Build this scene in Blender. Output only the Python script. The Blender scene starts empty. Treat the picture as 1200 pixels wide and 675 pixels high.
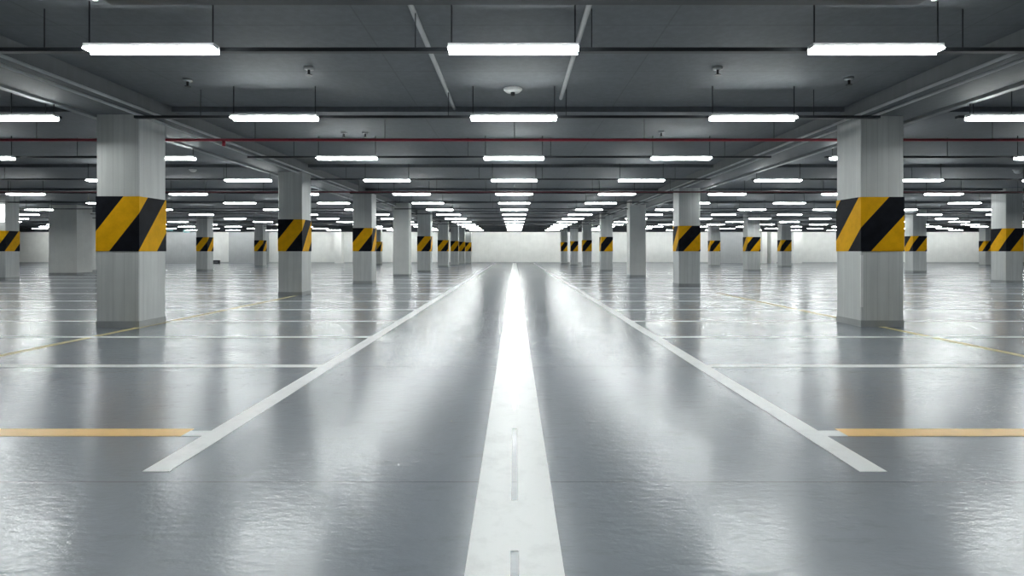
import bpy, bmesh, math, random
from mathutils import Vector

random.seed(7)
sc = bpy.context.scene
col = sc.collection

# ------------------------------------------------------------------ scale
H = 1.30                 # eye height in metres: the striped bands start at eye level
F = 660.0                # focal length of the photograph in pixels (1200 px wide)
HX, HY = 603.0, 294.5    # vanishing point of the aisle
CEIL = H * 2.98          # slab underside
SOFFIT = H * 2.793       # underside of the long beams
LAMP = H * 2.59          # underside of the strip lights


def floor_at(px, py):
    """point of the floor seen at this pixel (metres)"""
    d = F * H / (py - HY)
    return (px - HX) * d / F, d


# ------------------------------------------------------------------ materials
def new_mat(name):
    m = bpy.data.materials.new(name)
    m.use_nodes = True
    nt = m.node_tree
    return m, nt, nt.nodes['Principled BSDF']


def N(nt, t, **kw):
    n = nt.nodes.new(t)
    for k, v in kw.items():
        if k in n.inputs:
            n.inputs[k].default_value = v
        else:
            setattr(n, k, v)
    return n


def math_node(nt, op, a, b=None, c=None):
    n = nt.nodes.new('ShaderNodeMath')
    n.operation = op
    for i, v in enumerate((a, b, c)):
        if v is None:
            continue
        if isinstance(v, (int, float)):
            n.inputs[i].default_value = v
        else:
            nt.links.new(v, n.inputs[i])
    return n.outputs[0]


def ramp(nt, fac, stops):
    r = nt.nodes.new('ShaderNodeValToRGB')
    e = r.color_ramp.elements
    while len(e) < len(stops):
        e.new(0.5)
    for i, (p, c) in enumerate(stops):
        e[i].position = p
        e[i].color = (c[0], c[1], c[2], 1) if not isinstance(c, (int, float)) else (c, c, c, 1)
    nt.links.new(fac, r.inputs[0])
    return r.outputs[0]


def mix(nt, fac, a, b):
    n = nt.nodes.new('ShaderNodeMix')
    n.data_type = 'RGBA'
    for idx, v in ((0, fac), (6, a), (7, b)):
        if isinstance(v, (int, float)):
            n.inputs[idx].default_value = v
        elif isinstance(v, (tuple, list)):
            n.inputs[idx].default_value = (v[0], v[1], v[2], 1)
        else:
            nt.links.new(v, n.inputs[idx])
    return n.outputs[2]


def coords(nt, scale=(1, 1, 1)):
    tc = nt.nodes.new('ShaderNodeTexCoord')
    mp = nt.nodes.new('ShaderNodeMapping')
    mp.inputs['Scale'].default_value = scale
    nt.links.new(tc.outputs['Object'], mp.inputs['Vector'])
    return mp.outputs[0]


def noise(nt, vec, scale, detail=4, rough=0.55):
    n = N(nt, 'ShaderNodeTexNoise', Scale=scale, Detail=detail, Roughness=rough)
    nt.links.new(vec, n.inputs['Vector'])
    return n.outputs['Fac']


def plain(name, c, rough=0.6, metal=0.0, var=0.12, vscale=3.0, spec=0.5):
    m, nt, b = new_mat(name)
    f = noise(nt, coords(nt), vscale)
    lo = tuple(x * (1 - var) for x in c)
    hi = tuple(min(1, x * (1 + var)) for x in c)
    nt.links.new(ramp(nt, f, [(0.3, lo), (0.7, hi)]), b.inputs['Base Color'])
    b.inputs['Roughness'].default_value = rough
    b.inputs['Metallic'].default_value = metal
    b.inputs['Specular IOR Level'].default_value = spec
    return m


def joint_mask(nt, comp, period, offset, width):
    """1 on thin lines that repeat along one coordinate"""
    t = math_node(nt, 'ADD', comp, offset)
    t = math_node(nt, 'DIVIDE', t, period)
    t = math_node(nt, 'FRACT', t)
    return math_node(nt, 'LESS_THAN', t, width / period)


def make_floor_mat():
    m, nt, b = new_mat('polished_grey_floor_coating')
    v = coords(nt)
    sep = nt.nodes.new('ShaderNodeSeparateXYZ')
    nt.links.new(v, sep.inputs[0])
    big = noise(nt, v, 0.35, 3)
    fine = noise(nt, v, 9.0, 6, 0.7)
    c = ramp(nt, big, [(0.3, FLOOR_LO), (0.7, FLOOR_HI)])
    c = mix(nt, math_node(nt, 'MULTIPLY', fine, 0.22), c, tuple(x * .45 for x in FLOOR_LO))
    # cross joints of the slab
    j = joint_mask(nt, sep.outputs[1], 2.46 * H, 0.03, 0.014)
    c = mix(nt, math_node(nt, 'MULTIPLY', j, 0.35), c, (0.03, 0.035, 0.04))
    # faint scuffs, stretched across the aisle
    sn = noise(nt, coords(nt, (1.3, 4.0, 1)), 2.2, 6, 0.7)
    c = mix(nt, ramp(nt, sn, [(0.55, 0.0), (0.75, 0.3)]), c, (0.09, 0.10, 0.11))
    # chipped ochre flecks
    wob = nt.nodes.new('ShaderNodeTexNoise')
    wob.inputs['Scale'].default_value = 30.0
    nt.links.new(v, wob.inputs['Vector'])
    add = nt.nodes.new('ShaderNodeVectorMath')
    add.operation = 'MULTIPLY_ADD'
    nt.links.new(wob.outputs['Color'], add.inputs[0])
    add.inputs[1].default_value = (0.04, 0.04, 0.04)
    nt.links.new(v, add.inputs[2])
    vor = N(nt, 'ShaderNodeTexVoronoi', Scale=2.6)
    nt.links.new(add.outputs[0], vor.inputs['Vector'])
    rgb = nt.nodes.new('ShaderNodeSeparateColor')
    nt.links.new(vor.outputs['Color'], rgb.inputs[0])
    size = math_node(nt, 'MULTIPLY', math_node(nt, 'POWER', rgb.outputs[0], 3.0), 0.035)
    fl = math_node(nt, 'LESS_THAN', vor.outputs['Distance'], size)
    c = mix(nt, math_node(nt, 'MULTIPLY', fl, 0.6), c, (0.50, 0.42, 0.22))
    nt.links.new(c, b.inputs['Base Color'])
    r = noise(nt, v, 1.1, 5, 0.6)
    rr = ramp(nt, r, [(0.3, FLOOR_R[0]), (0.7, FLOOR_R[1])])
    nt.links.new(rr, b.inputs['Roughness'])
    b.inputs['Specular IOR Level'].default_value = FLOOR_SPEC
    b.inputs['Coat Weight'].default_value = COAT[0]
    b.inputs['Coat Roughness'].default_value = COAT[1]
    # orange-peel of the coating plus broad undulation
    bp = nt.nodes.new('ShaderNodeBump')
    bp.inputs['Strength'].default_value = 0.45
    bp.inputs['Distance'].default_value = 0.006
    pv = coords(nt, (0.6, 1.3, 1))
    nt.links.new(noise(nt, pv, 18.0, 3, 0.6), bp.inputs['Height'])
    bp2 = nt.nodes.new('ShaderNodeBump')
    bp2.inputs['Strength'].default_value = 0.03
    bp2.inputs['Distance'].default_value = 0.03
    nt.links.new(noise(nt, v, 2.6, 3, 0.55), bp2.inputs['Height'])
    nt.links.new(bp.outputs[0], bp2.inputs['Normal'])
    nt.links.new(bp2.outputs[0], b.inputs['Normal'])
    nt.links.new(bp2.outputs[0], b.inputs['Coat Normal'])
    return m


def make_paint_mat(name, c, rough=0.3):
    m, nt, b = new_mat(name)
    v = coords(nt)
    f = noise(nt, v, 5.0, 6, 0.7)
    worn = ramp(nt, f, [(0.28, tuple(x * .87 for x in c)), (0.5, c)])
    nt.links.new(worn, b.inputs['Base Color'])
    b.inputs['Roughness'].default_value = rough
    bp = nt.nodes.new('ShaderNodeBump')
    bp.inputs['Strength'].default_value = 0.12
    bp.inputs['Distance'].default_value = 0.005
    nt.links.new(noise(nt, v, 26.0, 3, 0.6), bp.inputs['Height'])
    nt.links.new(bp.outputs[0], b.inputs['Normal'])
    return m


def make_concrete(name, c, joint=0.0, rough=0.55, boards=0.0, streaky=0.25):
    m, nt, b = new_mat(name)
    v = coords(nt)
    big = noise(nt, v, 1.6, 5, 0.6)
    streak = noise(nt, coords(nt, (9, 9, 0.5)), 1.0, 4, 0.6)
    k = mix(nt, big, tuple(x * .86 for x in c), tuple(min(1, x * 1.1) for x in c))
    k = mix(nt, ramp(nt, streak, [(0.42, streaky), (0.62, 0.0)]), k, tuple(x * .6 for x in c))
    if boards:
        sep = nt.nodes.new('ShaderNodeSeparateXYZ')
        nt.links.new(v, sep.inputs[0])
        s = math_node(nt, 'ADD', sep.outputs[0], sep.outputs[1])
        j = joint_mask(nt, s, boards, 0.07, 0.008)
        k = mix(nt, math_node(nt, 'MULTIPLY', j, 0.28), k, tuple(x * .4 for x in c))
    if joint:
        sep = nt.nodes.new('ShaderNodeSeparateXYZ')
        nt.links.new(v, sep.inputs[0])
        j1 = joint_mask(nt, sep.outputs[1], joint, 0.2, 0.02)
        j2 = joint_mask(nt, sep.outputs[0], joint * 2.1, joint * 1.05, 0.02)
        j = math_node(nt, 'MAXIMUM', j1, j2)
        k = mix(nt, math_node(nt, 'MULTIPLY', j, 0.35), k, tuple(x * .45 for x in c))
    nt.links.new(k, b.inputs['Base Color'])
    b.inputs['Roughness'].default_value = rough
    bp = nt.nodes.new('ShaderNodeBump')
    bp.inputs['Strength'].default_value = 0.15
    bp.inputs['Distance'].default_value = 0.01
    nt.links.new(noise(nt, v, 30.0, 4, 0.6), bp.inputs['Height'])
    nt.links.new(bp.outputs[0], b.inputs['Normal'])
    return m


def make_band_mat():
    """black and amber diagonals; UV is laid out in metres around the pillar"""
    m, nt, b = new_mat('black_and_amber_hazard_stripes')
    uv = nt.nodes.new('ShaderNodeUVMap')
    uv.uv_map = 'UVMap'
    sep = nt.nodes.new('ShaderNodeSeparateXYZ')
    nt.links.new(uv.outputs[0], sep.inputs[0])
    t = math_node(nt, 'FRACT', sep.outputs[0])
    st = math_node(nt, 'LESS_THAN', t, 0.5)
    g = noise(nt, coords(nt), 6.0, 5, 0.65)
    amber = ramp(nt, g, [(0.3, (0.76, 0.38, 0.004)), (0.6, (0.90, 0.47, 0.006))])
    black = ramp(nt, g, [(0.3, (0.004, 0.005, 0.008)), (0.7, (0.010, 0.012, 0.018))])
    nt.links.new(mix(nt, st, amber, black), b.inputs['Base Color'])
    b.inputs['Roughness'].default_value = 0.6
    b.inputs['Specular IOR Level'].default_value = 0.12
    return m


def make_glow(name, c, s):
    m, nt, b = new_mat(name)
    b.inputs['Base Color'].default_value = (0.9, 0.9, 0.9, 1)
    b.inputs['Emission Color'].default_value = (*c, 1)
    b.inputs['Emission Strength'].default_value = s
    return m


FLOOR_LO = (0.21, 0.240, 0.280)
FLOOR_HI = (0.27, 0.300, 0.340)
FLOOR_R = (0.235, 0.268)
FLOOR_SPEC = 0.85
COAT = (0.28, 0.10)
E_LAMP = 40.0
HAZE = 0
M = dict(
    floor=make_floor_mat(),
    white=make_paint_mat('white_road_paint', (0.90, 0.92, 0.92), 0.32),
    yellow=make_paint_mat('faded_yellow_road_paint', (0.95, 0.62, 0.24), 0.35),
    thin_yellow=make_paint_mat('thin_yellow_road_paint', (0.66, 0.55, 0.24), 0.35),
    ceiling=make_concrete('dark_slab_concrete', (0.17, 0.185, 0.20), 1.65, 0.7),
    beam=make_concrete('beam_concrete', (0.17, 0.185, 0.195), 0, 0.65),
    rib=make_concrete('rib_concrete', (0.165, 0.18, 0.195), 0, 0.65),
    pillar=make_concrete('pale_pillar_concrete', (0.70, 0.72, 0.705), 0, 0.42, 0.19),
    wall=make_concrete('white_wall_paint', (0.84, 0.85, 0.82), 0, 0.6, 0, 0.06),
    grey_wall=make_concrete('grey_wall_paint', (0.40, 0.415, 0.42), 0, 0.6, 0, 0.08),
    base=plain('grey_skirting_paint', (0.45, 0.46, 0.46), 0.5),
    skirt=plain('worn_grey_foot_paint', (0.40, 0.415, 0.415), 0.5),
    track=plain('dark_trunking_metal', (0.035, 0.040, 0.045), 0.38, 0.0),
    housing=plain('white_lamp_housing', (0.62, 0.64, 0.64), 0.4),
    rod=plain('dark_hanger_steel', (0.03, 0.033, 0.036), 0.5),
    dim_red=plain('dull_red_pipe_paint', (0.16, 0.02, 0.03), 0.5),
    red=plain('red_pipe_paint', (0.42, 0.03, 0.055), 0.4),
    conduit=plain('galvanised_conduit', (0.62, 0.64, 0.65), 0.4, 0.0),
    tray=plain('pale_tray_metal', (0.34, 0.36, 0.37), 0.6, 0.0),
    plastic=plain('white_detector_plastic', (0.72, 0.73, 0.72), 0.45),
    dark=plain('dark_plastic', (0.03, 0.032, 0.035), 0.45),
    band=make_band_mat(),
    lamp=make_glow('lamp_diffuser_glow', (0.96, 1.0, 0.985), E_LAMP),
    wall_fill=make_glow('added_wall_fill_glow', (0.98, 1.0, 0.97), 16.0),  # glow of the unseen lights added for the far wall
    panel=make_glow('lit_panel_glow', (0.97, 1.0, 0.99), 3.0),
    tube=make_glow('tube_glow', (0.97, 1.0, 0.99), 1.2),
    teal=make_glow('exit_sign_glow', (0.25, 0.60, 0.62), 0.35),
    guard=plain('pale_corner_guard', (0.92, 0.93, 0.92), 0.35),
)


# ------------------------------------------------------------------ mesh helpers
def box(bm, x0, x1, y0, y1, z0, z1, bevel=0.0, mi=0):
    vs = [bm.verts.new((x, y, z)) for z in (z0, z1) for y in (y0, y1) for x in (x0, x1)]
    fs = []
    for q in ((0, 2, 3, 1), (4, 5, 7, 6), (0, 1, 5, 4), (2, 6, 7, 3), (0, 4, 6, 2), (1, 3, 7, 5)):
        f = bm.faces.new([vs[i] for i in q])
        f.material_index = mi
        fs.append(f)
    if bevel > 0:
        ed = list({e for f in fs for e in f.edges})
        bmesh.ops.bevel(bm, geom=ed, offset=bevel, segments=2, profile=0.5, affect='EDGES')
    return fs


def tube(bm, p, q, r, seg=12):
    p, q = Vector(p), Vector(q)
    d = (q - p).normalized()
    a = d.orthogonal().normalized()
    c = d.cross(a)
    rings = []
    for o in (p, q):
        rings.append([bm.verts.new(o + a * r * math.cos(2 * math.pi * i / seg) + c * r * math.sin(2 * math.pi * i / seg)) for i in range(seg)])
    for i in range(seg):
        f = bm.faces.new((rings[0][i], rings[0][(i + 1) % seg], rings[1][(i + 1) % seg], rings[1][i]))
        f.smooth = True
    bm.faces.new(rings[0][::-1])
    bm.faces.new(rings[1])


def lathe(bm, prof, seg=24, at=(0, 0, 0)):
    rings = []
    for r, z in prof:
        rings.append([bm.verts.new((at[0] + r * math.cos(2 * math.pi * i / seg), at[1] + r * math.sin(2 * math.pi * i / seg), at[2] + z)) for i in range(seg)])
    for a, b in zip(rings, rings[1:]):
        for i in range(seg):
            f = bm.faces.new((a[i], a[(i + 1) % seg], b[(i + 1) % seg], b[i]))
            f.smooth = True
    bm.faces.new(rings[0][::-1])
    bm.faces.new(rings[-1])


def obj(name, bm, mat, parent=None, loc=None):
    bmesh.ops.recalc_face_normals(bm, faces=bm.faces[:])
    me = bpy.data.meshes.new(name)
    bm.to_mesh(me)
    bm.free()
    for m in (mat if isinstance(mat, (list, tuple)) else [mat]):
        me.materials.append(m)
    o = bpy.data.objects.new(name, me)
    col.objects.link(o)
    if parent is not None:
        o.parent = parent
    if loc is not None:
        o.location = loc
    return o


def tag(o, label, cat, group=None, kind=None):
    o['label'] = label
    o['category'] = cat
    if group:
        o['group'] = group
    if kind:
        o['kind'] = kind
    return o


def thing(name, label, cat, loc, group=None):
    o = bpy.data.objects.new(name, None)
    o.empty_display_size = 0.1
    col.objects.link(o)
    o.location = loc
    return tag(o, label, cat, group)


def struct(name, bm, mat, label, cat, loc=None):
    o = obj(name, bm, mat, None, loc)
    return tag(o, label, cat, None, 'structure')


def copy_tree(o, parent=None):
    c = o.copy()
    col.objects.link(c)
    if parent is not None:
        c.parent = parent
    for ch in list(o.children):
        copy_tree(ch, c)
    return c


# ------------------------------------------------------------------ the shell
DW = 47.5 * H            # far wall
XW = 46 * H              # side walls
DB = -3.0                # wall behind the camera


def quad_box(name, lims, mat, label, cat):
    bm = bmesh.new()
    box(bm, *lims)
    return struct(name, bm, mat, label, cat)


quad_box('floor', (-XW, XW, DB, DW, -0.2, 0), M['floor'], 'glossy grey coated car park floor', 'floor')
quad_box('ceiling', (-XW, XW, DB, DW, CEIL, CEIL + 0.3), M['ceiling'], 'dark grey concrete slab ceiling above the lamps', 'ceiling')
quad_box('wall_far', (-XW, XW, DW, DW + 0.3, -0.2, CEIL + 0.3), M['wall'], 'white painted wall at the far end of the aisle', 'wall')
quad_box('wall_left', (-XW - 0.3, -XW, DB, DW + 0.3, -0.2, CEIL + 0.3), M['wall'], 'white painted wall closing the left side', 'wall')
quad_box('wall_right', (XW, XW + 0.3, DB, DW + 0.3, -0.2, CEIL + 0.3), M['wall'], 'white painted wall closing the right side', 'wall')
quad_box('wall_near', (-XW, XW, DB - 0.3, DB, -0.2, CEIL + 0.3), M['grey_wall'], 'grey wall at the near end of the hall', 'wall')
quad_box('baseboard_far', (-XW, XW, DW - 0.03, DW, 0, 0.13), M['base'], 'low grey skirting along the far wall', 'skirting')
# dropped beam in front of the far wall
quad_box('trim_1', (-XW, XW, DW - 2.4 * H, DW - 2.2 * H, H * 2.55, CEIL), M['rib'], 'grey dropped beam along the top of the far wall', 'beam')

# grey set-forward bays of the far wall, and pale pilasters between
k = 3


def wall_bay(px0, px1, depth, mat, label):
    global k
    d = DW - depth
    x0, x1 = (px0 - HX) * d / F, (px1 - HX) * d / F
    bm = bmesh.new()
    box(bm, x0, x1, d, DW - 0.001, 0, CEIL - 0.02)
    struct('wall_far_%d' % k, bm, mat, label, 'wall')
    k += 1


wall_bay(150, 232, 0.7, M['grey_wall'], 'grey set-forward bay of the far wall behind the nearest left pillar')
wall_bay(268, 312, 0.7, M['grey_wall'], 'narrow grey set-forward bay of the far wall, left side')
wall_bay(842, 874, 0.7, M['grey_wall'], 'grey set-forward bay of the far wall, right side')
wall_bay(326, 332, 1.2, M['wall'], 'white pilaster on the far wall beside the narrow grey bay')
wall_bay(392, 400, 1.0, M['wall'], 'white pilaster on the far wall behind the second left pillar')
wall_bay(893, 899, 1.2, M['wall'], 'white pilaster on the far wall, inner one on the right')
wall_bay(904, 910, 1.2, M['wall'], 'white pilaster on the far wall, middle one on the right')
wall_bay(930, 940, 1.2, M['wall'], 'white pilaster on the far wall, outer one on the right')

# long beams over the inner pillar rows
BL = (-5.50 * H, -4.70 * H)
BR = (4.52 * H, 5.35 * H)
for i, (b, side) in enumerate(((BL, 'left'), (BR, 'right'))):
    bm = bmesh.new()
    box(bm, b[0], b[1], DB, DW - 2.4 * H, SOFFIT, CEIL, 0.0)
    struct('beam_%s' % side, bm, M['beam'], 'long concrete beam over the %s row of pillars' % side, 'beam')

# shallow cross ribs between the beams, at the pillar lines
n = 2
for d in (7.9, 13.0, 17.9, 22.6, 27.6, 33.0, 38.0, 43.0):
    for a, b, w in ((-XW, BL[0], 'left bays'), (BL[1], BR[0], 'aisle'), (BR[1], XW, 'right bays')):
        bm = bmesh.new()
        box(bm, a, b, (d - .18) * H, (d + .18) * H, CEIL - 0.09, CEIL)
        struct('trim_%d' % n, bm, M['rib'], 'shallow concrete cross rib under the slab over the %s' % w, 'rib')
        n += 1

# ------------------------------------------------------------------ painted markings
T = 0.003


def slab(bm, x0, x1, y0, y1, z=T):
    box(bm, x0, x1, y0, y1, 0.0004, z)


# centre line: wide white band with a dashed slot of bare floor
bm = bmesh.new()
W, S = 0.155 * H, 0.0135 * H
slab(bm, -W, -S, 0.6, DW - 0.05)
slab(bm, S, W, 0.6, DW - 0.05)
d = 2.256 * H - 1.3 * H
bridges = []
while d < DW - 2:
    a, b = d, min(d + 0.92 * H, DW - 1)      # slot; the bridge follows
    bridges.append((b, min(b + 0.38 * H, DW - 0.05)))
    d += 1.3 * H
for a, b in bridges:
    slab(bm, -S, S, a, b)
tag(obj('centre_line', bm, M['white']), 'wide white line with a dashed slot down the middle of the aisle', 'floor marking')

LX = 1.79 / 1.1 * H
LWD = 0.062 * H
Y0 = F * H / 258.5
for s, nm in ((-1, 'left'), (1, 'right')):
    bm = bmesh.new()
    slab(bm, s * LX - LWD, s * LX + LWD, Y0, DW - 0.05)
    tag(obj('lane_edge_line', bm, M['white']), 'long white line edging the %s side of the aisle' % nm, 'floor marking', 'aisle edge lines')

# amber cross lines with a short white end touching the aisle edge
yd = F * H / 212.5
for s, nm in ((-1, 'left'), (1, 'right')):
    t = thing('amber_cross_line', 'thick amber painted line running off to the %s in the foreground' % nm, 'floor marking', (s * LX, yd, 0), 'amber foreground lines')
    xa = 383 / 212.5 * H - LX
    bm = bmesh.new()
    slab(bm, *sorted((s * xa, s * (9 * H - LX))), -0.062 * H, 0.062 * H)
    obj('amber_stretch', bm, M['yellow'], t)
    bm = bmesh.new()
    slab(bm, *sorted((s * LWD, s * xa)), -0.062 * H, 0.03 * H)
    o = obj('white_end', bm, M['white'], t)
    o['label'] = 'short white end of the amber line'

# white bay lines
ORD = ['nearest', 'second', 'third', 'fourth', 'fifth', 'sixth', 'seventh', 'eighth', 'ninth', 'tenth',
       'eleventh', 'twelfth', 'thirteenth', 'fourteenth', 'fifteenth', 'sixteenth', 'seventeenth', 'eighteenth',
       'nineteenth', 'twentieth']
bays = [4.91, 6.57, 8.05, 9.65, 11.3, 13.3, 15.4, 17.6, 19.8, 22.0, 24.4, 27.0, 30.0, 33.4, 37.0, 41.0]
for i, d in enumerate(bays):
    for s, nm in ((-1, 'left'), (1, 'right')):
        bm = bmesh.new()
        w = 0.055 * H
        xs = sorted((s * (LX + LWD), s * min(40 * H, d * H * 1.05)))
        slab(bm, xs[0], xs[1], d * H - w, d * H + w, T - 0.0005)
        lab = ('%s thin white bay line across the floor on the %s of the aisle' % (ORD[i], nm))
        tag(obj('bay_line', bm, M['white']), lab, 'floor marking', 'white bay lines')

for s, nm, x in ((-1, 'left', -4.93 * H), (1, 'right', 4.86 * H)):
    bm = bmesh.new()
    slab(bm, x - 0.045 * H, x + 0.045 * H, 3.9 * H, 13.5 * H, T - 0.001)
    tag(obj('pillar_row_line', bm, M['thin_yellow']), 'thin pale yellow line along the feet of the %s pillar row' % nm, 'floor marking')

# ------------------------------------------------------------------ pillars
BAND_H = 0.72 * H
FEET = []            # pillar footprints, so that lamps and trunking keep clear of them


def blocked(x0, x1, y, pad):
    return any(a - pad < x1 and b + pad > x0 and c - pad < y < e + pad for a, b, c, e in FEET)


def pillar(x0, x1, foot, label, band=True, depth=None, top=CEIL, guard=False, slope=0.79):
    xa, y = floor_at(x0, foot)
    xb, _ = floor_at(x1, foot)
    w = xb - xa
    dp = depth * H if depth else 0.56 * H
    xc, yc = (xa + xb) / 2, y + dp / 2
    t = thing('striped_pillar' if band else 'plain_pillar', label, 'pillar', (xc, yc, 0),
              'striped pillars' if band else 'plain pillars')
    hw, hd = w / 2, dp / 2
    FEET.append((xc - hw, xc + hw, yc - hd, yc + hd))
    bm = bmesh.new()
    box(bm, -hw, hw, -hd, hd, 0, top)
    ed = [e for e in bm.edges if abs(e.verts[0].co.z - e.verts[1].co.z) > 1]
    bmesh.ops.bevel(bm, geom=ed, offset=0.012, segments=1, affect='EDGES')
    obj('shaft', bm, M['pillar'] if band else M['wall'], t)
    e = 0.006
    bm = bmesh.new()
    box(bm, -hw - e, hw + e, -hd - e, hd + e, 0, 0.085 * H)
    obj('foot_skirt', bm, M['skirt'], t)
    if band:
        e = 0.008
        bm = bmesh.new()
        uvl = bm.loops.layers.uv.new('UVMap')
        pw, pd = w + 2 * e, dp + 2 * e
        P = (0.76 if xc < 0 else 0.84) * H
        ph = (0.585 * H if xc < 0 else 0.286 * H)
        ring = [(-hw - e, -hd - e), (hw + e, -hd - e), (hw + e, hd + e), (-hw - e, hd + e)]
        us = [0, pw, pw + pd, 2 * pw + pd]
        if xc > 0:      # unrolled the other way so that the side facing the aisle joins the front at its left edge
            us = [0, pw, pw + pd, -pd]
        z0, z1 = H, H + BAND_H
        for i in range(4):
            a, b = ring[i], ring[(i + 1) % 4]
            L = pw if i % 2 == 0 else pd
            u0 = us[i]
            vs = [bm.verts.new((a[0], a[1], z0)), bm.verts.new((b[0], b[1], z0)),
                  bm.verts.new((b[0], b[1], z1)), bm.verts.new((a[0], a[1], z1))]
            f = bm.faces.new(vs)
            for lp, (u, v) in zip(f.loops, ((u0, 0), (u0 + L, 0), (u0 + L, BAND_H), (u0, BAND_H))):
                lp[uvl].uv = ((u - slope * v + ph) / P + 4.0, v)
        # thin rims closing the sleeve against the shaft
        for z in (z0, z1):
            o4 = [bm.verts.new((p[0], p[1], z)) for p in ring]
            i4 = [bm.verts.new((p[0] * .97, p[1] * .97, z)) for p in ring]
            for i in range(4):
                j = (i + 1) % 4
                bm.faces.new((o4[i], o4[j], i4[j], i4[i]))
        bmesh.ops.remove_doubles(bm, verts=bm.verts[:], dist=1e-5)
        o = obj('warning_band', bm, M['band'], t)
        o['label'] = 'black and amber diagonal striped band'
    if guard:
        bm = bmesh.new()
        box(bm, -hw - 0.004, -hw + 0.035, -hd - 0.004, -hd + 0.01, 0.26 * H, 0.95 * H)
        o = obj('corner_guard', bm, M['guard'], t)
        o['label'] = 'pale strip on the front corner'
    return t


# inner left row
pillar(113, 163, 384, 'nearest striped concrete pillar on the left of the aisle', top=SOFFIT)
pillar(326, 354, 346.5, 'second striped pillar from the camera in the inner left row', top=SOFFIT)
pillar(413.5, 435.7, 332.5, 'third striped pillar from the camera in the inner left row', top=SOFFIT)
pillar(460.5, 479, 324, 'plain pale pillar without stripes in the inner left row', band=False)
pillar(489, 504.5, 319, 'striped pillar just beyond the plain pillar of the inner left row')
pillar(513, 525, 312.8, 'striped pillar second beyond the plain pillar of the inner left row')
pillar(528, 537, 311.2, 'striped pillar third beyond the plain pillar, inner left row')
pillar(537.5, 544.5, 310, 'last striped pillar but one before the far wall, inner left row')
pillar(545, 552, 309, 'last striped pillar before the far wall, inner left row', depth=0.5)
pillar(437, 446, 310.3, 'small striped pillar peeping out behind the third pillar on the left')
# outer left
pillar(-13, 6.5, 328, 'striped pillar cut by the left edge of the photograph')
pillar(57, 90, 322, 'wide plain pale pier left of the nearest left pillar', band=False, depth=0.9)
pillar(92.5, 103.5, 318.5, 'narrow plain strip pier beside the wide pale pier', band=False, depth=0.5)
pillar(104, 117, 317.5, 'striped pillar half hidden behind the nearest left pillar')
pillar(230, 243, 317.5, 'striped pillar standing right of the nearest left pillar, far back')
pillar(298, 308, 312.5, 'small striped pillar far back, just left of the second left pillar')
# inner right row
pillar(1009, 1059, 383, 'nearest striped concrete pillar on the right of the aisle', top=SOFFIT, guard=True, slope=0.92)
pillar(795.4, 820.5, 336, 'second striped pillar from the camera in the inner right row', top=SOFFIT, slope=0.92)
pillar(738, 757, 325, 'plain pale pillar without stripes in the inner right row', band=False)
pillar(704.5, 718, 318, 'striped pillar just beyond the plain pillar of the inner right row')
pillar(683, 693.5, 312.8, 'striped pillar second beyond the plain pillar of the inner right row')
pillar(669, 677.5, 311, 'striped pillar third beyond the plain pillar, inner right row')
pillar(657.5, 665, 309.3, 'last striped pillar before the far wall, inner right row')
# outer right
pillar(833, 844, 312, 'small striped pillar far back, just right of the second right pillar')
pillar(876, 891, 317.8, 'middle and tallest of three far pillars between the two right inner pillars')
pillar(916, 927.5, 313, 'rightmost of three far pillars left of the nearest right pillar')
pillar(1070, 1086, 319.5, 'striped pillar far back, just right of the nearest right pillar')
pillar(1179, 1199, 332, 'striped pillar near the right edge of the photograph')
pillar(1155, 1165, 311.5, 'small striped pillar half hidden behind the right edge pillar')

# ------------------------------------------------------------------ strip lights on trunking
ROWS = [4.46, 6.75, 9.67, 12.70, 15.75, 18.70, 21.65, 24.60, 27.55, 30.60, 33.60, 36.60, 39.60, 42.6]
LL = 0.515 * H           # half length
UP = 1.59 * H


def make_light():
    t = thing('ceiling_light', '', 'light', (0, 0, LAMP), 'suspended strip lights')
    bm = bmesh.new()
    hw = 0.045 * H
    box(bm, -LL, LL, -hw, hw, 0, 0.016 * H, 0.006)
    obj('diffuser', bm, M['lamp'], t)
    bm = bmesh.new()
    box(bm, -LL * 1.002, LL * 1.002, -hw * 0.85, hw * 0.85, 0.0165 * H, 0.05 * H, 0.004)
    box(bm, -LL * 1.002, LL * 1.002, hw + 0.001, hw + 0.008, -0.02 * H, 0.05 * H, 0.002)  # rear lip added to keep lamp light off the pillar fronts behind
    obj('housing', bm, M['housing'], t)
    for s in (-1, 1):
        bm = bmesh.new()
        tube(bm, (s * LL * 0.95, 0, 0.05 * H), (s * LL * 0.95, 0, CEIL - LAMP), 0.0075, 8)
        obj('suspension_rod', bm, M['rod'], t)
    return t


LATR = [0, 1.80, 3.74, 5.74, 7.55, 9.40, 11.4, 13.3, 15.2, 17.1, 19, 21]
LATL = [0, 1.81, 3.78, 5.74, 8.60, 11.5, 13.4, 15.3, 17.2, 19.1, 21]
proto = make_light()
first = True
for r, d in enumerate(ROWS):
    for side, lat in ((-1, LATL), (1, LATR)):
        for c, u in enumerate(lat):
            if c == 0 and side == 1:
                continue
            x = side * u * UP
            if abs(x) - LL > 1.12 * d * H or blocked(x - LL, x + LL, d * H, 0.12 * H):
                continue
            if c == 0:
                x = -0.01 * H
                where = 'over the centre line'
            else:
                where = '%s %s of the centre line' % ('first' if c == 1 else ORD[c - 1], 'left' if side < 0 else 'right')
            o = proto if first else copy_tree(proto)
            first = False
            o.location = (x, d * H, LAMP)
            o['label'] = 'lit strip light, %s row from camera, %s' % (ORD[r] if r else 'first', where)

# the row overhead, just above the upper edge of the photograph
for u, nm in ((0, 'middle one'), (-1.81, 'left one'), (1.80, 'right one')):
    o = copy_tree(proto)
    o.location = (u * UP, 1.5 * H, LAMP)
    o['label'] = 'lit strip light straight overhead, above the upper photo edge, %s' % nm

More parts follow.
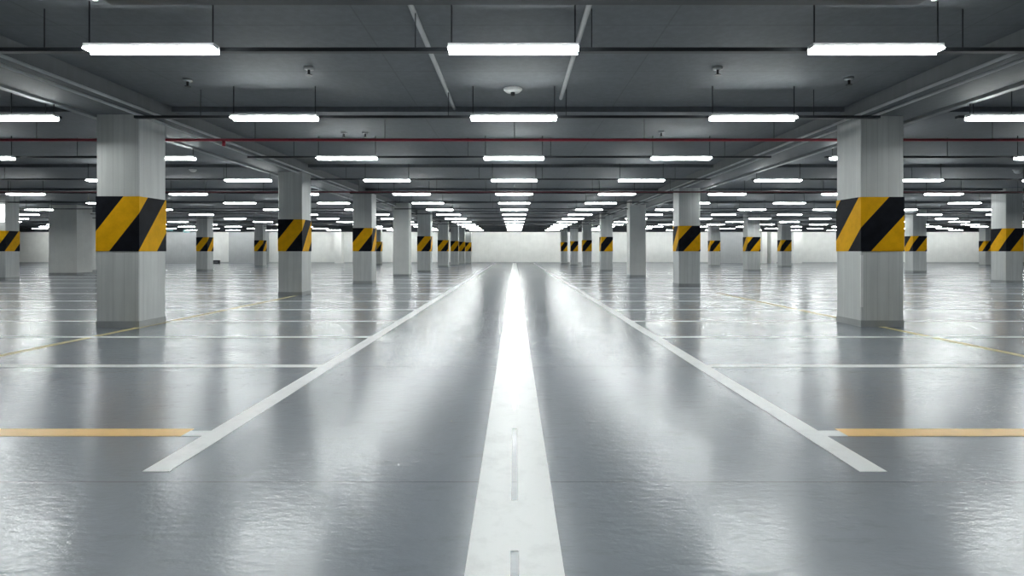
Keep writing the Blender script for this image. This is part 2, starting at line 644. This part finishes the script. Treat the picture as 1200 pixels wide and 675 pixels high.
# unseen fill lights added behind the dropped beam to brighten the far wall
for i in range(-3, 4):
    x = i * 11.5 * H
    t = thing('ceiling_fill_light', 'added unseen fill light behind the dropped beam, %s' % ('middle of the far wall' if i == 0 else '%s from the middle to the %s' % (ORD[abs(i) - 1] if abs(i) > 1 else 'first', 'left' if i < 0 else 'right')), 'light', (x, DW - 2.05 * H, CEIL), 'added wall fill lights')
    bm = bmesh.new()
    box(bm, -5.6 * H, 5.6 * H, -0.06 * H, 0.06 * H, -0.13 * H, -0.05 * H, 0.004)
    obj('diffuser', bm, M['wall_fill'], t)
    bm = bmesh.new()
    box(bm, -5.65 * H, 5.65 * H, -0.09 * H, 0.09 * H, -0.05 * H, 0, 0.004)
    obj('housing', bm, M['housing'], t)

# dark trunking runs, broken where the long beams and pillars stand
for r, d in enumerate(ROWS):
    lim = min(40 * H, 1.0 * d * H)
    yt = (d + 0.14) * H
    for a, b, nm in ((-lim, BL[0] - 0.06 * H, 'left'), (BL[1] + 0.06 * H, BR[0] - 0.06 * H, 'centre'), (BR[1] + 0.06 * H, lim, 'right')):
        cuts = sorted((p[0] - 0.05, p[1] + 0.05) for p in FEET
                      if p[2] - 0.1 < yt < p[3] + 0.1 and p[1] > a and p[0] < b)
        runs, x = [], a
        for c0, c1 in cuts:
            if c0 - x > 0.4:
                runs.append((x, c0))
            x = max(x, c1)
        if b - x > 0.4:
            runs.append((x, b))
        for q, (a1, b1) in enumerate(runs):
            extra = '' if len(runs) == 1 else ', %s piece from left' % ('first' if q == 0 else ORD[q])
            xm = (a1 + b1) / 2
            t = thing('ceiling_trunking', 'dark trunking bar of the %s lamp row, %s stretch%s' % (ORD[r] if r else 'first', nm, extra),
                      'trunking', (xm, yt, LAMP), 'trunking bars of the light rows')
            bm = bmesh.new()
            box(bm, a1 - xm, b1 - xm, -0.03 * H, 0.03 * H, 0.034 * H, 0.066 * H, 0.003)
            obj('bar', bm, M['track'], t)
            half = (b1 - a1) / 2
            spots = [-3.75 * H, -0.72 * H, 0.72 * H, 3.75 * H] if nm == 'centre' else [-half * .7, 0, half * .7]
            for x in spots:
                if abs(x) < half - 0.03:
                    bm = bmesh.new()
                    tube(bm, (x, 0, 0.06 * H), (x, 0, CEIL - LAMP), 0.006, 8)
                    obj('hanger', bm, M['rod'], t)

# wide dark tray right above the camera with a lit tube at each end
dT = 3.60 * H
t = thing('ceiling_tray', 'dark cross tray at the top edge of the photograph', 'cable tray', (0, dT, LAMP))
bm = bmesh.new()
xe = 2.60 * H
box(bm, -xe, xe, -0.06 * H, 0.03 * H, -0.005, 0.035 * H, 0.004)
obj('channel', bm, M['track'], t)
for s in (-1, 1):
    bm = bmesh.new()
    tube(bm, (s * xe * .8, 0, 0.03 * H), (s * xe * .8, 0, CEIL - LAMP), 0.008, 8)
    obj('suspension_rod', bm, M['rod'], t)
for s, nm in ((-1, 'left'), (1, 'right')):
    t = thing('ceiling_tube_light', 'lit tube end at the top edge, %s end of the dark tray' % nm, 'light', (s * 2.66 * H, dT - 0.62 * H, LAMP), 'tubes beside the tray')
    bm = bmesh.new()
    box(bm, -0.014 * H, 0.014 * H, -0.6 * H, 0.6 * H, 0.0, 0.03 * H, 0.004)
    obj('diffuser', bm, M['tube'], t)
    bm = bmesh.new()
    box(bm, -0.02 * H, 0.02 * H, -0.6 * H, 0.6 * H, 0.031 * H, 0.05 * H, 0.004)
    obj('housing', bm, M['housing'], t)
    for q in (-0.5, 0.5):
        bm = bmesh.new()
        tube(bm, (0, q * H, 0.05 * H), (0, q * H, CEIL - LAMP), 0.0075, 8)
        obj('suspension_rod', bm, M['rod'], t)

# ------------------------------------------------------------------ pipes and conduits
def cross_pipe(d, z, r, mat, name, label, cat, x0, x1, hangers, clips=()):
    t = thing(name, label, cat, (0, d, z))
    bm = bmesh.new()
    tube(bm, (x0, 0, 0), (x1, 0, 0), r, 14)
    obj('pipe', bm, mat, t)
    for x in hangers:
        bm = bmesh.new()
        tube(bm, (x, 0, r * .9), (x, 0, CEIL - z), 0.006, 8)
        obj('hanger', bm, M['rod'], t)
    for x in clips:
        bm = bmesh.new()
        tube(bm, (x, 0, -r * .8), (x, 0, -r - 0.09), 0.03, 10)
        obj('outlet', bm, mat, t)
    return t


zr = H + 130.5 / F * 8.25 * H
cross_pipe(8.25 * H, zr, 0.021 * H, M['red'], 'ceiling_sprinkler_pipe', 'thin dark red pipe crossing the whole aisle behind the nearest pillars', 'pipe',
           -9.5 * H, 9.5 * H, [i * 1.9 * H for i in range(-2, 3)] + [-7 * H, 7 * H], [-4.26 * H])
zr2 = H + 69.5 / F * 15.2 * H
cross_pipe(15.2 * H, zr2, 0.018 * H, M['dim_red'], 'ceiling_sprinkler_pipe', 'dim dark red pipe crossing the aisle farther back', 'pipe',
           -16 * H, 16 * H, [i * 2.1 * H for i in range(-2, 3)])

for side, s, xi in (('left', -1, BL[1]), ('right', 1, BR[0])):
    for off, zz, nm in ((0.05, 1.772, 'inner'), (-0.16, 1.765, 'outer')):
        x = xi + (-s) * off * H
        bm = bmesh.new()
        tube(bm, (x, DB, H + zz * H), (x, DW - 2.45 * H, H + zz * H), 0.018 * H, 10)
        tag(obj('ceiling_conduit', bm, M['conduit']), '%s of two pale conduits along the %s beam edge' % (nm, side), 'conduit', 'conduits along the beams')
    x = s * 5.56 * H if s < 0 else 5.44 * H
    bm = bmesh.new()
    box(bm, x - 0.05 * H, x + 0.05 * H, DB, DW - 2.45 * H, SOFFIT - 0.028 * H, SOFFIT + 0.02 * H, 0.004)
    tag(obj('ceiling_cable_tray', bm, M['tray']), 'pale flat cable tray along the far side of the %s beam' % side, 'cable tray')

for x, y1, nm in ((-123 / 294.5 * 1.98 * H, 8.1 * H, 'left'), (88 / 294.5 * 1.98 * H, 7.2 * H, 'right')):
    bm = bmesh.new()
    tube(bm, (x, DB, CEIL - 0.022 * H), (x, y1, CEIL - 0.022 * H), 0.024 * H, 10)
    tag(obj('ceiling_conduit', bm, M['tray']), 'pale conduit running under the slab just %s of the centre lamp' % nm, 'conduit', 'conduits under the slab')

# ------------------------------------------------------------------ small ceiling fittings
def ceil_at(px, py):
    d = F * 1.98 * H / (HY - py)
    return (px - HX) * d / F, d


x, y = ceil_at(601, 104)
t = thing('ceiling_smoke_detector', 'round pale smoke detector on the slab between the two nearest centre lamps', 'smoke detector', (x, y, CEIL))
bm = bmesh.new()
lathe(bm, [(0.115 * H, 0), (0.115 * H, -0.012 * H), (0.085 * H, -0.04 * H), (0.03 * H, -0.045 * H)], 28)
obj('base_plate', bm, M['plastic'], t)
bm = bmesh.new()
lathe(bm, [(0.026 * H, -0.044 * H), (0.026 * H, -0.075 * H), (0.018 * H, -0.088 * H)], 18)
obj('sensor', bm, M['dark'], t)

for px, py, nm, pale in ((362, 79, 'pale-plated sprinkler head between the near left and near centre lamps', 1), (841, 79, 'pale-plated sprinkler head between the near right and near centre lamps', 1),
                         (220, 93, 'dark sprinkler head below the near left lamp', 0), (995, 91, 'dark sprinkler head below the near right lamp', 0),
                         (403, 155, 'dark sprinkler head left of the second centre lamp, outer of two', 0), (428, 155, 'dark sprinkler head left of the second centre lamp, inner of two', 0),
                         (775, 154, 'dark sprinkler head right of the second centre lamp', 0)):
    x, y = ceil_at(px, py)
    t = thing('ceiling_sprinkler', nm, 'sprinkler', (x, y, CEIL), 'sprinkler heads')
    bm = bmesh.new()
    lathe(bm, [(0.052 * H, 0), (0.052 * H, -0.02 * H), (0.03 * H, -0.028 * H)], 20)
    obj('rose', bm, M['plastic'] if pale else M['tray'], t)
    bm = bmesh.new()
    lathe(bm, [(0.014 * H, -0.028 * H), (0.012 * H, -0.075 * H), (0.035 * H, -0.08 * H), (0.035 * H, -0.086 * H)], 14)
    obj('nozzle', bm, M['dark'], t)

for px, py, nm in ((226, 195, 'small white dome camera right of the nearest left pillar'), (1193, 197, 'small white dome camera at the right edge of the photograph')):
    x, y = ceil_at(px, py)
    t = thing('ceiling_camera', nm, 'camera', (x, y, CEIL), 'dome cameras')
    bm = bmesh.new()
    lathe(bm, [(0.11 * H, 0), (0.11 * H, -0.03 * H), (0.09 * H, -0.05 * H)], 22)
    obj('mount_plate', bm, M['plastic'], t)
    bm = bmesh.new()
    lathe(bm, [(0.085 * H, -0.05 * H), (0.08 * H, -0.09 * H), (0.05 * H, -0.125 * H), (0.01 * H, -0.135 * H)], 22)
    obj('dome', bm, M['plastic'], t)

# lit panel on the pillar at the left edge of the photograph
x, y = floor_at(-3, 328)
t = thing('wall_light_panel', 'glowing white panel on the pillar at the left edge', 'light panel', (x, y, H * 2.03))
bm = bmesh.new()
box(bm, -0.28 * H, 0.28 * H, -0.09, -0.03, 0, 0.6 * H, 0.01)
obj('lit_face', bm, M['panel'], t)
bm = bmesh.new()
box(bm, -0.29 * H, 0.29 * H, -0.03, -0.0005, -0.01 * H, 0.61 * H, 0.006)
obj('back_box', bm, M['housing'], t)

# exit signs hanging near the far left wall
for px, py, nm in ((218.5, 271, 'small dim teal hanging sign far left, nearer the small striped pillar'), (199, 269, 'small dim teal hanging sign far left, close to the nearest left pillar')):
    d = 44.5 * H
    x, z = (px - HX) * d / F, H + (HY - py) * d / F
    t = thing('hanging_exit_sign', nm, 'sign', (x, d, z), 'dim teal signs')
    bm = bmesh.new()
    box(bm, -0.24 * H, 0.24 * H, -0.05, 0.05, -0.1 * H, 0.1 * H, 0.01)
    obj('lit_box', bm, M['teal'], t)
    for s in (-1, 1):
        bm = bmesh.new()
        tube(bm, (s * 0.18 * H, 0, 0.1 * H), (s * 0.18 * H, 0, CEIL - z), 0.01, 8)
        obj('rod', bm, M['rod'], t)

# low dark box at the foot of the far left wall
d = DW - 2.6
x = (253.5 - HX) * d / F
t = thing('wheel_stop', 'low dark wheel stop on the floor before the far left wall', 'wheel stop', (x, d, 0))
bm = bmesh.new()
box(bm, -0.28 * H, 0.28 * H, -0.11, 0.11, 0, 0.28 * H, 0.03)
obj('block', bm, M['dark'], t)
bm = bmesh.new()
box(bm, -0.18 * H, 0.18 * H, -0.118, -0.105, 0.1 * H, 0.16 * H, 0.003)
obj('reflector', bm, M['tray'], t)

# ------------------------------------------------------------------ world, camera, view
w = bpy.data.worlds.new('World')
sc.world = w
w.use_nodes = True
bg = w.node_tree.nodes['Background']
bg.inputs[0].default_value = (0.7, 0.75, 0.8, 1)
bg.inputs[1].default_value = 0.05

cd = bpy.data.cameras.new('camera')
cd.sensor_width = 36
cd.lens = F / 1200 * 36
cd.shift_x = (600 - HX) / 1200
cd.shift_y = (HY - 337.5) / 1200
cd.clip_end = 300
cam = bpy.data.objects.new('camera', cd)
col.objects.link(cam)
cam.location = (0, 0, H)
cam.rotation_euler = (math.pi / 2, 0, 0)
sc.camera = cam

vs = sc.view_settings
vs.view_transform = 'Standard'
vs.look = 'None'
vs.gamma = 1
vs.exposure = 0.75
vs.use_curve_mapping = False
sc.cycles.use_denoising = True
if HAZE:
    hm = bpy.data.materials.new('thin_damp_haze')
    hm.use_nodes = True
    nt = hm.node_tree
    nt.nodes.remove(nt.nodes['Principled BSDF'])
    vsn = nt.nodes.new('ShaderNodeVolumeScatter')
    vsn.inputs['Color'].default_value = (0.93, 0.97, 1.0, 1)
    vsn.inputs['Density'].default_value = HAZE
    vsn.inputs['Anisotropy'].default_value = 0.3
    nt.links.new(vsn.outputs[0], nt.nodes['Material Output'].inputs['Volume'])
    bm = bmesh.new()
    box(bm, -XW + 0.05, XW - 0.05, DB + 0.05, DW - 0.05, 0.02, CEIL - 0.02)
    hz = tag(obj('haze', bm, hm), 'thin pale haze filling the whole car park hall', 'haze', None, 'stuff')
sc.cycles.max_bounces = 8
sc.cycles.diffuse_bounces = 5
sc.cycles.sample_clamp_indirect = 6
